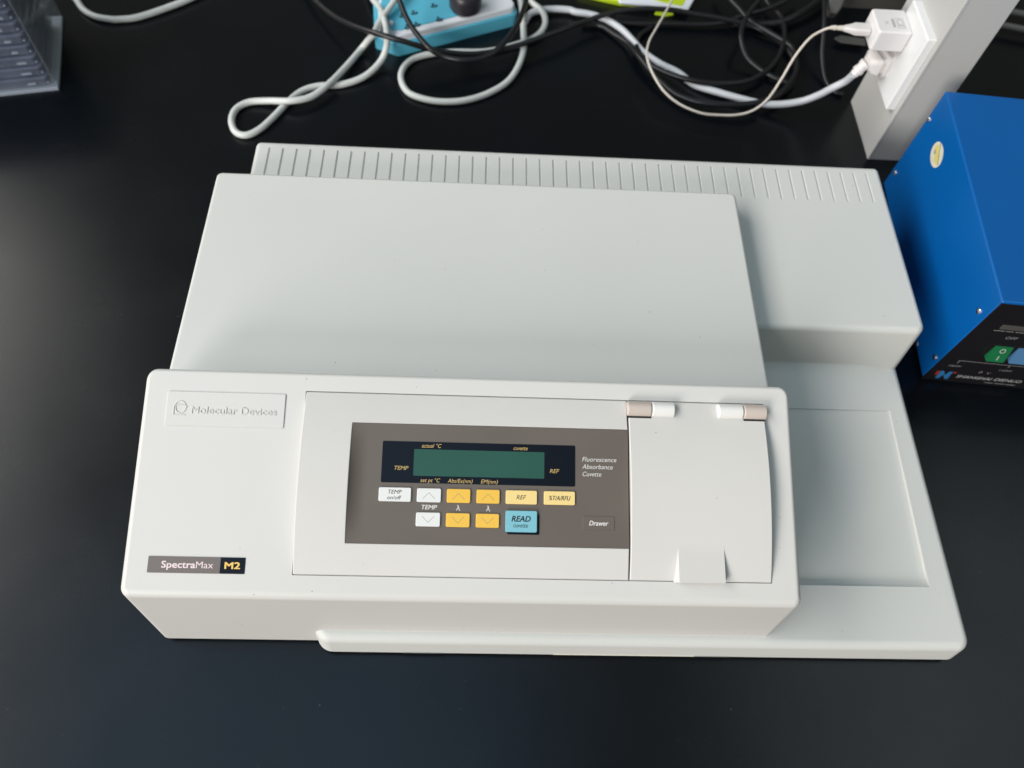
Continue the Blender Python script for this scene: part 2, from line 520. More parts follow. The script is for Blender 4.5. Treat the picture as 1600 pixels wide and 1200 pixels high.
# walls go down from every free edge
edges = [e for e in bm.edges if len(e.link_faces) == 1]
ret = bmesh.ops.extrude_edge_only(bm, edges=edges)
ivs = [v for v in ret['geom'] if isinstance(v, bmesh.types.BMVert)]
nv = Vector((0, -40.0 / C1, 138.6 / C1)); Op = Vector(FP(0, 0, 0)) * 0.001
for v in ivs:
    h = (v.co - Op).dot(nv)
    v.co -= nv * (h + 0.0012)
bezel = obj('bezel', bm, M_bezel, R, smooth=30)
bv = bezel.modifiers.new('bv', 'BEVEL'); bv.width = 0.0005; bv.segments = 2; bv.limit_method = 'ANGLE'; bv.angle_limit = math.radians(40)
bezel.modifiers.move(1, 0)

# keypad membrane: flat, curling up at its left end to meet the arched bezel
bm = bmesh.new()
xs = [PX + 0.2 + 14 * i / 14 for i in range(15)] + [200, 260, X1]
sl = [P0 + 0.2 + (P1 - P0 - 0.4) * i / 24 for i in range(25)]
def memb(x, s):
    t = max(0.0, 1 - (x - PX) / 12.0)
    return CH - 0.25 + max(0.0, arch(s) - CH) * t ** 2.6
G = [[bm.verts.new(Vector(FP(x, s, memb(x, s))) * 0.001) for x in xs] for s in sl]
for i in range(len(sl) - 1):
    for j in range(len(xs) - 1):
        bm.faces.new((G[i][j], G[i][j + 1], G[i + 1][j + 1], G[i + 1][j]))
keypad = obj('keypad_panel', bm, M_panel, R, wn=False, smooth=60)
ret = bmesh.new(); ret.from_mesh(keypad.data)
H = CH - 0.25
def PF(x, s, h=0.0): return FP(x, s, H + h)

# display window
disp = obj('display_window', slab_bm(rect(157.1, 72.4, 282.3, 99.1), 0.8, 0, 0.35, 0.15, PF, n=3, en=2), M_black, R)
obj('screen', slab_bm(rect(177.6, 77.0, 262.2, 94.2), 0.5, 0.3, 0.42, 0, PF, n=2), M_lcd, disp)
IT = 0.22
DF = lambda x, s, h: PF(x, s, h + 0.36)
for (t_, x_, s_, w_) in (('actual °C', 188.7, 96.6, 12.9), ('cuvette', 246.7, 96.5, 9.7), ('TEMP', 169.7, 81.8, 9.6), ('REF', 268.9, 82.1, 6.2),
                         ('set pt °C', 188.7, 74.3, 12.8), ('Abs/Ex(nm)', 208.1, 74.3, 16.3), ('EM(nm)', 226.9, 74.3, 11.3)):
    lettering('legend', t_, x_, s_, 2.5, w_, 'C', DF, M_pgold, disp, shear=IT, bold=0.004)
# white print on the membrane
for (t_, s_, w_) in (('Fluorescence', 90.4, 23.0), ('Absorbance', 85.6, 20.6), ('Cuvette', 80.8, 13.0)):
    lettering('legend', t_, 287.0, s_, 2.9, w_, 'L', PF, M_pwhite, keypad, shear=IT, bold=0.006)
lettering('legend', 'TEMP', 188.6, 57.2, 2.7, 10.5, 'C', PF, M_pwhite, keypad, shear=IT, bold=0.03)
for x_ in (207.4, 226.6):
    lettering('legend', 'λ', x_, 57.1, 3.2, 2.9, 'C', PF, M_pwhite, keypad, shear=0.1, bold=0.02)

def key(name, x0, s0, x1, s1, m, h=1.0, r=1.0):
    return obj(name, slab_bm(rect(x0, s0, x1, s1), r, -0.1, h, min(0.35, h * 0.7), PF, n=4, en=3), m, R)
def chevron(parent, cx, cy, up, h, m=None):
    w, t, d = 3.9, 0.42, 2.0
    bm = bmesh.new()
    sg = 1 if up else -1
    pts = [(cx - w, cy - sg * d), (cx, cy + sg * d), (cx + w, cy - sg * d)]
    lo = [(x, y - sg * t) for x, y in pts]
    f = lambda x, y, z: bm.verts.new(Vector(PF(x, y, z)) * 0.001)
    for z in (h + 0.02,):
        a = [f(x, y, z) for x, y in pts]; b = [f(x, y, z) for x, y in lo]
        for i in range(2): bm.faces.new((a[i], a[i + 1], b[i + 1], b[i]))
    obj('chevron', bm, m or M_pline, parent, wn=False)
k = key('button', 156.3, 60.3, 176.9, 69.2, M_kwhite)
K1 = lambda x, s, h: PF(x, s, h + 1.0)
lettering('legend', 'TEMP', 166.4, 66.4, 2.5, 9.2, 'C', K1, M_pdark, k, shear=IT, bold=0.004)
lettering('legend', 'on/off', 166.2, 62.8, 2.4, 9.2, 'C', K1, M_pdark, k, shear=IT, bold=0.004)
M_greychev = mat('chevron_grey', (0.30, 0.30, 0.28), rough=0.5)
for (x0, x1, m, cm) in ((180.6, 196.0, M_kwhite, M_greychev), (199.7, 214.8, M_kyel, M_pline), (218.7, 233.6, M_kyel, M_pline)):
    k = key('button', x0, 60.3, x1, 69.1, m); chevron(k, (x0 + x1) / 2, 64.6, True, 1.0, cm)
    k = key('button', x0, 45.0, x1, 53.8, m); chevron(k, (x0 + x1) / 2, 49.3, False, 1.0, cm)
k = key('button', 237.5, 60.3, 257.7, 69.1, M_kpale)
lettering('legend', 'REF', 247.5, 64.7, 2.7, 6.2, 'C', K1, M_pdark, k, shear=IT, bold=0.008)
k = key('button', 262.1, 60.4, 282.3, 69.1, M_kpale)
lettering('legend', '%T/A/RFU', 272.2, 64.7, 2.8, 14.2, 'C', K1, M_pdark, k, shear=IT, bold=0.012)
obj('button_mat', slab_bm(rect(238.8, 41.2, 259.4, 54.2), 0.8, 0, 0.12, 0, PF, n=3), M_black, R)  # black mat printed on the panel under the READ key
k = key('button', 237.6, 42.6, 257.8, 56.1, M_kblue, 1.8)
K2 = lambda x, s, h: PF(x, s, h + 1.8)
lettering('legend', 'READ', 247.7, 51.0, 3.5, 12.5, 'C', K2, M_pdark, k, shear=IT, bold=0.03)
lettering('legend', 'cuvette', 247.4, 46.9, 2.7, 9.8, 'C', K2, M_pdark, k, shear=IT, bold=0.0)
k = key('button', 287.3, 45.1, 307.9, 53.7, M_panel, 0.32)
lettering('legend', 'Drawer', 297.8, 49.3, 2.9, 12.6, 'C', lambda x, s, h: PF(x, s, h + 0.32), M_pwhite, k, shear=IT, bold=0.035)

# cuvette lid: arched, solid down to the housing
bm = bmesh.new()
xs = [XL, XL + 20, 364, XR - 20, XR]
sl = [S0 + (S1 - S0) * i / 40 for i in range(41)]
G = [[bm.verts.new(Vector(FP(x, s, arch(s))) * 0.001) for x in xs] for s in sl]
for i in range(40):
    for j in range(len(xs) - 1):
        bm.faces.new((G[i][j], G[i][j + 1], G[i + 1][j + 1], G[i + 1][j]))
edges = [e for e in bm.edges if len(e.link_faces) == 1]
ret = bmesh.ops.extrude_edge_only(bm, edges=edges)
for v in [v for v in ret['geom'] if isinstance(v, bmesh.types.BMVert)]:
    h = (v.co - Op).dot(nv); v.co -= nv * (h + 0.0012)
lid = obj('cuvette_lid', bm, M_bezel, R, smooth=30)
bv = lid.modifiers.new('bv', 'BEVEL'); bv.width = 0.0006; bv.segments = 2; bv.limit_method = 'ANGLE'; bv.angle_limit = math.radians(40)
lid.modifiers.move(1, 0)
# finger tab on the lid
bm = bmesh.new()
n = 8
rowsT, rowsB = [], []
for i in range(n + 1):
    s = 13.2 + (37.0 - 13.2) * i / n
    ht = max(arch(s) + 0.03, 5.6 - 0.012 * (s - 13.2) ** 1.0 * 4) if i < n else arch(37.0) + 0.03
    d = max(0.05, (ht - arch(s))) * 0.42
    rowsT.append([bm.verts.new(Vector(FP(x, s, ht)) * 0.001) for x in (349.0, 378.8)])
    rowsB.append([bm.verts.new(Vector(FP(x, s, arch(s) - 0.3)) * 0.001) for x in (349.0 - d - 0.1, 378.8 + 0.15 * d)])
for i in range(n):
    bm.faces.new((rowsT[i][0], rowsT[i][1], rowsT[i + 1][1], rowsT[i + 1][0]))
    bm.faces.new((rowsB[i][0], rowsT[i][0], rowsT[i + 1][0], rowsB[i + 1][0]))
    bm.faces.new((rowsT[i][1], rowsB[i][1], rowsB[i + 1][1], rowsT[i + 1][1]))
bm.faces.new((rowsB[0][0], rowsB[0][1], rowsT[0][1], rowsT[0][0]))
obj('finger_tab', bm, M_bezel, lid, wn=False)

def hinge(x0, x1, m, r=5.1, rl=True):
    """short round-nosed barrel lying along x"""
    bm = bmesh.new()
    N = 24; c = 1.0
    prof = [(x0, r - c), (x0 + c * 0.3, r - c * 0.3), (x0 + c, r), (x1 - c, r), (x1 - c * 0.3, r - c * 0.3), (x1, r - c)]
    rows = []
    for x, rr in prof:
        rows.append([bm.verts.new(Vector(FP(x, 125.2 + rr * math.cos(2 * math.pi * j / N), 1.6 + rr * math.sin(2 * math.pi * j / N))) * 0.001) for j in range(N)])
    for a, b in zip(rows[:-1], rows[1:]):
        for j in range(N):
            bm.faces.new((a[j], a[(j + 1) % N], b[(j + 1) % N], b[j]))
    bm.faces.new(rows[0]); bm.faces.new(list(reversed(rows[-1])))
    return obj('hinge_barrel', bm, m, R, smooth=50)
for (a, b, m) in ((317.2, 333.6, M_tan), (333.9, 349.2, M_hwhite), (378.6, 395.6, M_hwhite), (395.9, 411.6, M_tan)):
    hg = hinge(a, b, m)
    hg['label'] = 'tan hinge barrel' if m is M_tan else 'white hinge barrel'
# dark gaps under the tan barrels
obj('hinge_gap', box_bm(317.4, 118.9, 0, 333.6, 120.2, arch(119.5) + 0.12, FP), M_dark, R, wn=False)
obj('hinge_gap', box_bm(395.9, 118.9, 0, 410.4, 120.2, arch(119.5) + 0.12, FP), M_dark, R, wn=False)

# logo plate and badge
lp = obj('name_plate', slab_bm(rect(15.8, 106.2, 91.8, 128.8), 1.0, -0.2, 0.7, 0.35, FP, n=3, en=3), M_front, R)
lettering('raised_lettering', 'Molecular Devices', 32.0, 116.6, 4.4, 54.6, 'L', lambda x, s, h: FP(x, s, h + 0.68), M_front, lp, bold=0.006, depth=0.42)
bm = bmesh.new()
def fl(pts, r=0.32):
    tube_bm([Vector(FP(x, s, 0.8)) * 0.001 for x, s in pts], r * 0.001, n=6, k=3, bm=bm, smooth=True)
fl([(20.8, 113.2), (20.8, 119.0)]); fl([(20.8, 113.2), (25, 113.3), (28.4, 113.2)])
fl([(20.8, 119.0), (22.6, 121.6), (24.9, 122.4), (27.2, 121.2), (28.2, 119.4)])
fl([(21.5, 119.3), (25.0, 119.9), (28.9, 119.0)]); fl([(28.9, 119.0), (27.4, 115.4), (24.6, 114.4), (22.3, 116.0), (21.7, 119.0)])
obj('raised_emblem', bm, M_front, lp, wn=False)
bd = obj('badge', slab_bm(rect(15.3, 13.5, 75.1, 23.6), 0.5, -0.2, 0.35, 0.15, FP, n=2, en=2), M_badge, R)
obj('badge_end', slab_bm(rect(59.8, 13.6, 75.0, 23.5), 0.4, 0.2, 0.42, 0.1, FP, n=2, en=2), M_black, bd)
BF = lambda x, s, h: FP(x, s, h + 0.36)
lettering('badge_lettering', 'Spectra', 23.9, 18.7, 4.0, 20.6, 'L', BF, M_pink, bd, bold=0.035)
lettering('badge_lettering', 'Max', 45.0, 18.7, 4.0, 10.6, 'L', BF, M_pink, bd, bold=-0.004)
lettering('badge_lettering', 'M2', 67.4, 18.6, 3.9, 9.3, 'C', lambda x, s, h: FP(x, s, h + 0.44), M_m2, bd, bold=0.05)

# ------------------------------------------------------------------ service post with socket
PT = thing('service_post', 'pale grey square service post rising from the bench behind the blue box', 'post', (0.644, 0.53, 0))
obj('post_body', slab_bm(rect(621.6, 486.6, 666.5, 574), [2, 1.2, 1.2, 2], 0, 420, 1, n=3), M_post, PT)
obj('edge_trim', slab_bm(rect(621.0, 486.0, 624.2, 490.5), 0.7, 0.4, 420.2, 0.4, n=3), M_post, PT)
pl = obj('socket_plate', None or slab_bm([(0, 0), (57, 0), (57, 81), (0, 81)], 1.6, 0, 8.0, 1.6,
      lambda a, b, h: (621.7 - h, 550.6 - a + 0.0, 58.6 + b), n=4, en=3), M_plate, PT)
obj('knob', tube_bm([(0.664, 0.535, 0.075), (0.676, 0.535, 0.075)], 0.0055, n=16, smooth=False), M_post, PT)

# usb adapter on the plate
AD = thing('usb_adapter', 'small white cube USB charger plugged into the socket plate, printed on top', 'charger', (0.605, 0.537, 0.105))
# solve: box protrudes along -x, top face carries the print
ab = obj('charger_body', slab_bm([(581, 519.6), (613.9, 519.6), (613.9, 553.5), (581, 553.5)], 3.0, 105.0, 126.3, 1.8, n=5, en=4, er0=1.8), M_adapter, AD)
def ATOP(x, y, h): return (x, y, 126.33 + h)
def rotF(x0, y0):
    # reading direction runs along -y
    return lambda a, b, h: (x0 + b, y0 - a, 126.33 + h)
lettering('print', 'CE', 0, 0, 5.2, 12.0, 'C', rotF(604.3, 533), M_adprint, AD, bold=0.01)
lettering('print', 'X', 0, 0, 3.4, 5.5, 'C', rotF(591.2, 533), M_adprint, AD)
obj('print_block', slab_bm(rect(596.2, 527, 599.0, 539), 0.2, 126.28, 126.38, 0, n=1), M_adprint, AD)
bm = bmesh.new()
for a in ((600.6, 525.5, 601.0, 540.5), (607.6, 525.5, 608.0, 540.5), (600.6, 525.5, 608.0, 525.9), (600.6, 540.1, 608.0, 540.5)):
    box_bm(a[0], a[1], 126.28, a[2], a[3], 126.38, bm=bm)
obj('print_frame', bm, M_adprint, AD, wn=False)

# usb cable into the adapter
def z2(a, b): return (340 + a / 2.857, b / 2.857)
def z3(a, b): return (900 + a / 4, b / 4)
def z4(a, b): return (1200 + a / 4, b / 4)
def z1(a, b): return (a / 4, b / 4)
def path(zf, pts, z, dz=None):
    out = []
    for i, p in enumerate(pts):
        h = p[2] if len(p) > 2 else z
        u, v = zf(p[0], p[1])
        out.append(at(u, v, h))
    return out
UC = thing('usb_cable', 'thin cream USB cable looping from the white cube charger over the black cords', 'cable', (0.5, 0.5, 0))
up = path(z3, [(700, -260, .03), (640, -90, .03), (600, 0, .03), (555, 85, .03), (500, 180, .03), (457, 260, .03), (443, 350, .028), (480, 460, .024),
               (550, 570, .02), (650, 652, .016), (780, 706, .014), (900, 719, .014), (1010, 717, .016), (1110, 688, .022), (1200, 617, .032),
               (1280, 500, .05), (1370, 350, .072), (1460, 240, .09), (1540, 190, .105), (1590, 173, .112)], .01)
e = Vector((0.5795, 0.5370, 0.1150))
d0 = at(*z4(400, 172), .113)
obj('cord', tube_bm(up + [d0], 0.00125, n=10, k=8), M_usb, UC)
dirv = (e - d0).normalized()
a0, a1, a2, a3 = d0 - dirv * 0.001, d0.lerp(e, 0.32), d0.lerp(e, 0.52), e
obj('strain_relief', tube_bm([a0, a0.lerp(a1, .2), a0.lerp(a1, .21), a0.lerp(a1, .4), a0.lerp(a1, .41), a0.lerp(a1, .6), a0.lerp(a1, .61), a0.lerp(a1, .8), a1], .002, n=12,
    radii=[.0019, .0019, .0023, .0023, .0019, .0019, .0023, .0023, .0026], smooth=False), M_usb, UC)
# connector shell: flattened box tapering to the cord
def hull_bm(p0, p1, stations, up=Vector((0, 0, 1))):
    d = (p1 - p0).normalized(); s = d.cross(up).normalized(); t = s.cross(d)
    bm = bmesh.new(); rows = []
    for (f, w, h, rr) in stations:
        c = p0.lerp(p1, f)
        ol = outline([(-w, -h), (w, -h), (w, h), (-w, h)], min(rr, w * .99, h * .99), 4)
        rows.append([bm.verts.new(c + s * q.x + t * q.y) for q, _ in ol])
    K = len(rows[0])
    for a, b in zip(rows[:-1], rows[1:]):
        for i in range(K): bm.faces.new((a[i], a[(i + 1) % K], b[(i + 1) % K], b[i]))
    bm.faces.new(rows[0]); bm.faces.new(list(reversed(rows[-1])))
    return bm
obj('connector', hull_bm(a1, e + dirv * .001, [(0, .0027, .0024, .002), (.25, .0042, .0030, .002), (.45, .0062, .0036, .002), (.9, .0062, .0036, .002), (1, .0058, .0032, .0018)]), M_plug, UC)

# white mains plug below it
PLUG = [(0.6137, 0.5375, 0.0828), (0.592, 0.532, 0.0822), (0.584, 0.5295, 0.0701)]
PG = thing('mains_plug', 'white mains plug and its thick white cord in the socket plate under the cube charger', 'plug', (0.6, 0.535, 0.08))
p1 = Vector(PLUG[0]); p0 = Vector(PLUG[1])
obj('plug_body', hull_bm(p1, p0, [(0, .0135, .0115, .004), (.30, .0135, .0115, .004), (.34, .0105, .0085, .003), (.55, .0100, .008, .003), (.6, .0125, .0095, .004), (.82, .0105, .0085, .004), (.95, .0065, .006, .004), (1, .0055, .0052, .003)]), M_plug, PG)
q0 = Vector(PLUG[2])
obj('strain_relief', tube_bm([p0, p0.lerp(q0, .25), p0.lerp(q0, .27), p0.lerp(q0, .5), p0.lerp(q0, .52), p0.lerp(q0, .75), p0.lerp(q0, .77), q0], .005, n=14,
    radii=[.0062, .0062, .0052, .0052, .0058, .0058, .0046, .0044], smooth=False), M_plug, PG)
w4 = path(z2, [(1372, 95, .006), (1395, 62, .006), (1440, 46, .006), (1500, 40, .006), (1570, 44, .006)], .006) + \
     path(z3, [(0, 75, .006), (100, 92, .006), (200, 130, .006), (290, 188, .006), (365, 265, .005), (420, 325, .004), (520, 395, .004), (640, 455, .004), (740, 530, .004),
               (900, 580, .006), (1050, 622, .007), (1180, 650, .009), (1300, 650, .013), (1420, 630, .020), (1520, 592, .032), (1600, 550, .045), (1680, 510, .056)], .006) + [q0]
obj('cord', tube_bm(w4, 0.0037, n=14, k=8), M_wcable2, PG)

# ------------------------------------------------------------------ blue instrument
th = math.radians(4.3589)
fx = Vector((math.cos(th), -math.sin(th), 0)); fy = Vector((math.sin(th), math.cos(th), 0))
BO = Vector((611.5, 221.0, 0))
def BB(a, b, z):
    v = BO + fx * a + fy * b
    return (v.x, v.y, z)
BX = thing('blue_power_box', 'blue painted metal lab box with black front panel and green switch', 'lab instrument', (0.70, 0.33, 0))
obj('case', slab_bm(rect(0, 1.0, 190, 231), 1.7, 4.0, 120.3, 1.6, BB, n=3, en=5), M_blue, BX)
bp = obj('front_panel', box_bm(0.5, 0.4, 0.8, 189.5, 2.6, 118.6, BB), M_bpanel, BX, wn=False)
for a, b in ((12, 12), (178, 12), (12, 215), (178, 215)):
    obj('foot', box_bm(a - 7, b - 7, 0, a + 7, b + 7, 4.2, BB), M_rubber, BX, wn=False)
def FRT(a, z, h=0.0): return BB(a, 0.38 - h, z)
def rocker(a0, a1, m, marks):
    sw = obj('rocker_switch', slab_bm(rect(a0 - 1.6, 46.2, a1 + 1.6, 66.2), 1, 0, 1.1, 0.3, FRT, n=2, en=2), M_bpanel, BX)
    tilt = lambda z: 1.6 + 4.6 * (64.5 - z) / 16.5
    rk = lambda a, z, h: FRT(a, z, h * tilt(z))
    obj('rocker', slab_bm(rect(a0, 48, a1, 64.5), 0.8, 0.1, 1.0, 0.1, rk, n=2, en=2), m, sw)
    for (t_, z_, w_, c_) in marks:
        lettering('switch_mark', t_, (a0 + a1) / 2 + 0.5, z_, c_, w_, 'C', lambda a, z, h: FRT(a, z, h + tilt(z) + .05), M_pbright, sw, bold=0.01)
rocker(28.5, 43.5, M_green, (('O', 60.2, 4.8, 4.6), ('I', 52.5, 0.8, 4.4)))
rocker(47.8, 63, M_swblue, ())
obj('display', slab_bm(rect(17.5, 87.0, 75, 92.6), 0.8, 0, 0.8, 0.2, FRT, n=2, en=2), M_greyd, BX)
for (t_, a_, z_, c_, w_, al_, m_) in (('OFF', 34.8, 75.6, 3.6, 9.8, 'C', M_pgrey), ('100W', 16.2, 27.0, 2.6, 10.6, 'C', M_pgrey),
                             ('110W', 60.0, 27.2, 2.6, 11, 'C', M_pgrey), ('0', 42.0, 20.9, 3.2, 3, 'C', M_pgrey), ('V', 48.8, 20.4, 3.0, 3.4, 'C', M_pgrey),
                             ('SHANGHAI', 26.4, 11.2, 4.2, 30.8, 'L', M_pbright), ('DIENUO', 60.0, 11.6, 4.2, 24, 'L', M_pbright)):
    lettering('legend', t_, a_, z_, c_, w_, al_, FRT, m_, bp, shear=0.12, h0=0.05)
bm = bmesh.new()
for a in ((14.5, 35.6, 76, 36.2), (15.0, 31.5, 15.6, 35.7), (58.6, 31.8, 59.2, 35.7),
          (15, 83.8, 24, 84.6), (25, 83.8, 31, 84.6), (32.5, 83.8, 40, 84.6), (54.5, 4.7, 62, 5.5), (63.5, 4.7, 72, 5.5), (73.2, 4.7, 82, 5.5)):
    box_bm(a[0], a[1], 0, a[2], a[3], 0.1, FRT, bm=bm)
obj('printed_line', bm, M_pgrey, bp, wn=False)['kind'] = 'stuff'
def poly(name, pts, m, parent, fr, h=0.12):
    bm = bmesh.new()
    lo = [bm.verts.new(Vector(fr(x, y, 0)) * .001) for x, y in pts]
    hi = [bm.verts.new(Vector(fr(x, y, h)) * .001) for x, y in pts]
    bm.faces.new(hi)
    for i in range(len(pts)):
        j = (i + 1) % len(pts); bm.faces.new((lo[i], lo[j], hi[j], hi[i]))
    return obj(name, bm, m, parent, wn=False)
poly('emblem', [(10.5, 4.8), (13.4, 4.8), (14.6, 11.5), (18.5, 4.8), (21.5, 4.8), (19.8, 17.2), (17.0, 17.2), (15.9, 10.8), (12.2, 17.2), (9.3, 17.2)], M_lblue, bp, FRT)
poly('emblem', [(7.2, 9.8), (9.6, 9.8), (8.7, 16.8), (6.2, 16.8)], M_red, bp, FRT)
poly('emblem', [(20.8, 15.2), (23.4, 15.2), (23.0, 17.6), (20.6, 17.6)], M_red, bp, FRT)
# side screws
for b, z in ((10.7, 93.4), (7.4, 26.8), (34.8, 4.9), (226.6, 90.8), (222.7, 25.6)):
    bm = bmesh.new()
    N = 14
    rr = [(2.7, 0), (2.6, .7), (1.9, 1.4), (0.8, 1.7)]
    rows = [[bm.verts.new(Vector(BB(-h, b + r * math.cos(2 * math.pi * j / N), z + r * math.sin(2 * math.pi * j / N))) * .001) for j in range(N)] for r, h in rr]
    for p, q in zip(rows[:-1], rows[1:]):
        for j in range(N): bm.faces.new((p[j], p[(j + 1) % N], q[(j + 1) % N], q[j]))
    bm.faces.new(rows[-1])
    obj('screw', bm, M_steel, BX, wn=False)
SIDE = lambda b, z, h: BB(-h - 0.02, b, z)
N = 28
ell = [(183.3 + 12.6 * math.cos(2 * math.pi * j / N), 89.6 + 10.0 * math.sin(2 * math.pi * j / N)) for j in range(N)]
st = poly('round_sticker', ell, M_stick, BX, SIDE, .15)
poly('sticker_mark', [(173.5, 86), (180, 84.5), (192, 90), (190, 96), (182, 93)], M_stick2, st, SIDE, .22)
poly('sticker_mark', [(186, 86.5), (190, 86.5), (190, 90), (186, 90)], M_greychev, st, SIDE, .26)
poly('sticker_mark', [(172.5, 88), (173.6, 87), (189, 98), (188, 98.8)], M_pgrey, st, SIDE, .26)

# ------------------------------------------------------------------ power strip
p0 = at(611, 90, 0); p1 = at(798, 41, 0)
ang = math.atan2(p1.y - p0.y, p1.x - p0.x)
ex = Vector((math.cos(ang), math.sin(ang), 0)); ey = Vector((-math.sin(ang), math.cos(ang), 0))
def PS(a, b, z):
    v = p0 * 1000 + ex * a + ey * b
    return (v.x, v.y, z)
LEN = (p1 - p0).length * 1000
ST = thing('power_strip', 'sky-blue and white power strip lying at an angle among the white cords', 'power strip', p0)
LX = LEN + 10
def PL(u, v, z):
    q = at(u, v, z) * 1000 - p0 * 1000
    return (q.dot(ex), q.dot(ey))
out = [(8, -1), (LX, -1), (LX, 78), PL(598, -48, .008), PL(584, 15, .008), PL(586, 66, .008)]
obj('strip_base', slab_bm(out, [5, 9, 9, 9, 9, 4], 0, 15.5, 2, PS, n=6, en=4), M_strip, ST)
inn = [(11, 1.6), (LX - 3, 1.6), (LX - 3, 75), PL(602, -48, .023), PL(590, 6, .023), PL(592, 50, .023)]
obj('strip_rim', slab_bm(inn, [5, 8, 8, 8, 8, 4], 15, 23.0, 2.2, PS, n=6, en=4), M_stripw, ST)
obj('socket_face', slab_bm([(16, 9), (LX * 0.70, 9), (LX * 0.70, 67), PL(607, -40, .024), PL(594, 8, .024), PL(597, 45, .024)], [5, 4, 4, 6, 7, 4], 22.5, 24.0, 0.6, PS, n=5, en=3), M_strip, ST)
obj('strip_button', slab_bm(rect(LX * .80, 43, LX * .80 + 17, 60), 8.4, 22.5, 25, 1, PS, n=8, en=3), M_strip, ST)
# universal socket openings: stars of three slots
def slot(a, b, r, w, h):
    ca, sa = math.cos(r), math.sin(r)
    f = lambda x, y, z: PS(a + x * ca - y * sa, b + x * sa + y * ca, z)
    return box_bm(-w / 2, -h / 2, 23.8, w / 2, h / 2, 24.2, f)
for (u, v) in ((628.8, 24.5), (647, 20), (677.8, 8.8), (685.8, 29.8), (651, 38), (637, 42)):
    q = at(u, v, .0240) * 1000 - p0 * 1000
    a, b = q.dot(ex), q.dot(ey)
    for dx, dy, r in ((0, 1.5, 0.0), (-1.7, -1.2, 0.8), (1.7, -1.2, -0.8)):
        obj('socket_hole', slot(a + dx * 1.25, b + dy * 1.25, r, 2.4, 4.2), M_hole, ST, wn=False)
lathe_pts = [(.0030, .0240), (.0030, .0262), (.0022, .0274), (.0008, .0279)]
q = at(611, 37, .025)
bm = bmesh.new()
rows = [[bm.verts.new(Vector((q.x + r * math.cos(2 * math.pi * j / 16), q.y + r * math.sin(2 * math.pi * j / 16), z))) for j in range(16)] for r, z in lathe_pts]
for a_, b_ in zip(rows[:-1], rows[1:]):
    for j in range(16): bm.faces.new((a_[j], a_[(j + 1) % 16], b_[(j + 1) % 16], b_[j]))
bm.faces.new(rows[-1])
obj('indicator_cap', bm, M_stripw, ST)
BP = thing('black_plug', 'round black plug standing in the blue power strip', 'plug', tuple(Vector(PS(95, 50, 24)) * .001))
c0 = at(727, 8, .030)
cx = c0
def lathe(prof, cen, m, parent, name, N=32):
    bm = bmesh.new()
    rows = [[bm.verts.new(Vector((cen.x + r * math.cos(2 * math.pi * j / N), cen.y + r * math.sin(2 * math.pi * j / N), z))) for j in range(N)] for r, z in prof]
    for a, b in zip(rows[:-1], rows[1:]):
        for j in range(N): bm.faces.new((a[j], a[(j + 1) % N], b[(j + 1) % N], b[j]))
    bm.faces.new(rows[0]); bm.faces.new(rows[-1])
    return obj(name, bm, m, parent)
lathe([(.0160, .0241), (.0178, .027), (.0182, .038), (.0160, .043), (.0125, .046), (.0105, .056), (.0060, .061)], c0 + Vector((0, .004, 0)), M_bplug, BP, 'plug_body')
obj('cord', tube_bm([c0 + Vector((0, .004, .059)), c0 + Vector((0.002, .012, .072)), c0 + Vector((0.006, .05, .07)), c0 + Vector((0.01, .11, .05))], .0032, n=12), M_bcable, BP)

# ------------------------------------------------------------------ loose cords
def cord(label, pts, r, m, cat='cable', name='cord', group=None):
    c = tag(obj(name, tube_bm(pts, r, n=14, k=8), m, wn=False), label, cat, group)
    return c
R1 = .0034
cord('white cord twisted once into a narrow loop left of the power strip',
     path(z2, [(650, -110, .012), (690, -10, .013), (722, 30, .02), (745, 90, .03), (757, 180, .024), (733, 265, .010), (660, 338, .005), (560, 376, .0036), (450, 384, .0036), (380, 405, .0036), (320, 450, .0036),
               (250, 522, .0036), (190, 575, .0036), (130, 603, .0036), (82, 590, .0036), (62, 540, .0036), (82, 488, .0036), (140, 456, .004), (225, 450, .006), (330, 450, .0105), (420, 430, .010),
               (500, 372, .0100), (580, 290, .007), (640, 220, .006), (672, 180, .016), (697, 150, .0275), (725, 95, .0285), (765, 40, .030), (810, -30, .033), (850, -110, .03)], .0036), R1, M_wcable)
cord('white cord curving along the bench beside the clear plastic box',
     path(z1, [(330, -300, .004), (420, -90, .004), (480, 0, .004), (525, 62, .004), (600, 104, .004), (700, 121, .004), (740, 121, .004), (850, 110, .004), (1000, 64, .004), (1180, -5, .004), (1400, -110, .004)], .004), R1, M_wcable)
cord('white cord making a rounded loop in front of the power strip',
     path(z2, [(1330, -80, .006), (1400, 8, .008), (1448, 48, .008), (1462, 105, .007), (1425, 160, .005), (1330, 200, .0036), (1200, 230, .0036), (1050, 232, .0036), (950, 241, .0036), (870, 265, .0036),
               (826, 310, .0036), (820, 360, .0036), (850, 412, .0036), (915, 440, .0036), (1000, 454, .0036), (1100, 449, .0036), (1200, 420, .0036), (1290, 368, .004), (1340, 300, .006), (1366, 220, .0095),
               (1366, 150, .011), (1362, 80, .012), (1352, 0, .012), (1340, -90, .012)], .0036), R1, M_wcable)
RB = .0029
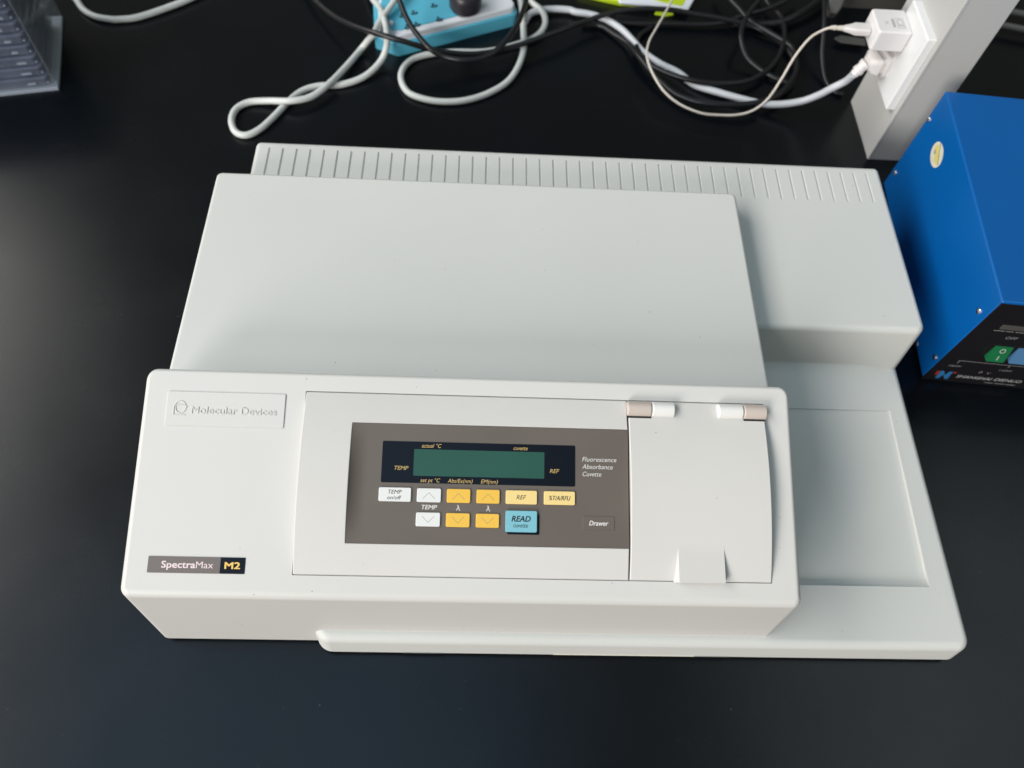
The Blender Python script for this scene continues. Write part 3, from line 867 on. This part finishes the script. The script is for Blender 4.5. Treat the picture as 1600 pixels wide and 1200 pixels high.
cord('black cord drooping across the front corner of the blue power strip',
     path(z2, [(370, -90, .012), (430, -8, .014), (520, 70, .020), (620, 120, .030), (720, 152, .038), (830, 184, .036), (930, 214, .026), (1050, 237, .020), (1180, 238, .016), (1320, 208, .017), (1450, 165, .017), (1570, 122, .016)], .02) +
     path(z3, [(60, 135, .014), (130, 108, .014), (250, 76, .014), (420, 55, .0145), (600, 62, .0145), (750, 90, .012), (900, 115, .010), (1060, 150, .008), (1180, 200, .006), (1290, 275, .004), (1360, 370, .004), (1375, 450, .004), (1350, 530, .004), (1250, 612, .006)], .01), RB, M_bcable)
cord('black cord hanging in a deep curve over the power strip face',
     path(z2, [(790, -90, .06), (812, 0, .055), (848, 88, .045), (900, 165, .035), (950, 218, .028), (1010, 252, .022), (1100, 268, .022), (1200, 252, .022), (1280, 190, .024), (1340, 105, .026), (1375, 10, .028), (1390, -80, .03)], .03), RB, M_bcable)
cord('black cord lying flat behind the cream USB cable',
     path(z3, [(120, 100, .003), (200, 128, .003), (300, 144, .003), (450, 150, .004), (600, 150, .004), (800, 153, .005), (930, 138, .006), (1050, 95, .010), (1180, 60, .012), (1320, 0, .014), (1420, -80, .016)], .004), RB, M_bcable)
cord('black cord curled into an open ring behind the loops',
     path(z3, [(1230, -120, .02), (1150, -5, .022), (1082, 80, .024), (1038, 175, .024), (1033, 260, .02), (1066, 355, .012), (1140, 425, .007), (1230, 480, .005), (1330, 520, .004)], .02), RB, M_bcable)
cord('black cord in a wide shallow bow inside the coil of cords',
     path(z3, [(470, 170, .003), (395, 230, .004), (385, 310, .006), (440, 385, .009), (520, 435, .010), (650, 483, .011), (800, 516, .011), (950, 522, .010), (1080, 503, .009), (1190, 445, .008), (1262, 360, .008), (1298, 260, .008), (1300, 170, .008), (1270, 90, .008), (1200, 20, .008), (1150, -80, .01)], .01), RB, M_bcable)
cord('outermost black cord of the coil, nearest to the plate reader',
     path(z3, [(40, 150, .004), (150, 160, .004), (230, 210, .004), (320, 270, .006), (390, 350, .010), (455, 430, .010), (530, 510, .009), (620, 585, .008), (750, 635, .009), (900, 655, .011), (1060, 652, .013), (1180, 628, .013), (1290, 570, .012), (1360, 480, .01), (1380, 400, .008), (1350, 300, .008), (1270, 240, .008), (1180, 185, .009), (1080, 120, .011), (1010, 45, .012), (950, -20, .014), (900, -90, .014)], .01), .0031, M_bcable)
cord('thicker black cord running diagonally towards the grey tapered socket',
     path(z3, [(980, 150, .005), (1080, 152, .005), (1190, 150, .006), (1290, 136, .007), (1400, 85, .009), (1520, 5, .012), (1640, -100, .014)], .01), .0042, M_bcable)
cord('black cord standing upright just left of the cream connector',
     path(z4, [(350, -120, .04), (352, 0, .035), (352, 120, .03), (345, 240, .022), (338, 330, .015), (345, 430, .008), (365, 510, .004), (410, 570, .003), (470, 590, .003)], .02), .0026, M_bcable)

# ------------------------------------------------------------------ lime packet at the back
LP = thing('lime_packet', 'lime green packet with a white border at the top edge behind the cords', 'packet', tuple(at(1030, -20, 0)))
def uvp(pts, z): return [(at(u, v, z).x * 1000, at(u, v, z).y * 1000) for u, v in pts]
obj('packet_body', slab_bm(uvp([(905, -12), (972, 3), (1000, 5), (1068, 2), (1080, -12), (1080, -70), (890, -70)], .006), 2, 0.5, 7, 2, n=5), M_lime, LP)
obj('packet_border', slab_bm(uvp([(968, 3), (1060, 12.5), (1075, 16), (1087, -6), (1084, -70), (950, -70)], .0095), 3, 7, 9.5, 1.0, n=5), M_limew, LP)
obj('packet_print', slab_bm(uvp([(1008, -4), (1036, 3.5), (1066, 9.5), (1075, -6), (1075, -60), (1005, -60)], .0097), 2, 9.4, 9.8, 0.1, n=5), M_lime, LP)
obj('packet_tab', slab_bm(uvp([(1022, 22), (1040, 25), (1053, 23), (1050, 18), (1026, 17)], .001), 1.5, 0.2, 1.6, 0.5, n=4), M_lime, LP)

# dark woven box and small grey pieces by the post
w0 = at(1318, 14, 0); 
tag(obj('mesh_speaker', slab_bm(rect(w0.x * 1000 - 4, w0.y * 1000 + 3, w0.x * 1000 + 150, w0.y * 1000 + 80), 8, 0, 70, 5, n=5), M_mesh, None),
    'dark grey woven mesh box behind the white cube charger', 'box')
g0 = at(1300, 24, .02); g1 = at(1308, -30, .04)
tag(obj('grey_connector', hull_bm(g0, g1, [(0, .004, .006, .002), (.2, .0085, .008, .003), (1, .014, .011, .003)]), M_greyd), 'dark grey tapered connector standing at the back left of the mesh box', 'connector')
s0 = at(1304, 60, .006); s1 = at(1352, 66, .006)
tag(obj('grey_strap', hull_bm(s0, s1, [(0, .001, .0006, .0005), (.2, .006, .0008, .0006), (1, .006, .0008, .0006)], Vector((0, 0, 1))), M_greyd), 'flat grey strap end lying under the cube charger', 'strap')
for (u0, v0, u1, v1) in ((1575, 17, 1640, 30), (1560, 38, 1640, 54)):
    q0 = at(u0 - 60, v0 - 12, .01); q1 = at(u1, v1, .01)
    tag(obj('metal_rail', tube_bm([q0, q1], .0036, n=12, smooth=False), M_bars), 'dim grey metal rail right of the post, ' + ('rear one' if v0 == 17 else 'nearer one'), 'rail', 'metal rails behind the blue box')

# ------------------------------------------------------------------ clear ribbed box, top left
B0 = at(92, 138, 0); B1 = at(0, 148, 0); B2 = at(106, 30, 0)
tx = (B0 - B1).normalized(); ty = Vector((-tx.y, tx.x, 0))
def TB(a, b, z):
    q = B0 * 1000 + tx * a + ty * b
    return (q.x, q.y, z)
CB = thing('clear_plastic_box', 'clear plastic box stacked with ribbed trays, cut by the top left corner', 'box', tuple(B0))
# four thin walls and a floor
obj('side_wall', box_bm(-1.6, 0, 0, 0, 112, 118, TB), M_clear, CB, wn=False)
obj('side_wall', box_bm(-140, 112.2, 0, 0, 113.8, 118, TB), M_clear, CB, wn=False)
obj('bottom_lip', slab_bm(rect(-140, -2.6, 0.6, 112), 1.0, 0, 3.4, 1.0, TB, n=3), M_edge, CB)
nr = 9
for i in range(nr):
    z0 = 4.5 + i * 12.4
    # each tray: rounded body with a flange on top
    obj('tray', slab_bm(rect(-136, 1.4, -6, 96), 5, z0, z0 + 8.6, 1.6, TB, n=5, en=3, er0=1.2), M_ridge, CB)
    obj('tray_flange', slab_bm(rect(-138, -0.6, -4.0, 98), 5, z0 + 9.0, z0 + 11.4, 0.8, TB, n=5, en=2, er0=.6), M_ridge, CB)
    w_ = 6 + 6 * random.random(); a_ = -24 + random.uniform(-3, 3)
    obj('tray_glint', slab_bm(rect(a_, -0.4, a_ + w_, 2.0), 0.7, z0 + 3.0, z0 + 4.6, 0.7, TB, n=3), M_glint, CB)  # pale slab modelled in place of a highlight at the tray's right end
    obj('tray_glint', slab_bm(rect(-8.0, 0.6, -6.2, 2.8), 0.6, z0 + 2.6, z0 + 3.8, 0.5, TB, n=3), M_glint, CB)  # smaller slab, likewise a modelled highlight at the tray corner
# crumpled pale bag behind the side wall
bm = bmesh.new()
for kx in range(3):
    pts = [Vector(TB(-16 + kx * 5 + random.uniform(-2, 2), 60 + 12 * math.cos(t) + kx * 9, 50 + t * 9)) * .001 for t in (0, 1.2, 2.4, 3.6)]
    tube_bm(pts, .0030, n=6, k=5, bm=bm)
obj('crumpled_film', bm, M_clear, CB, wn=False)
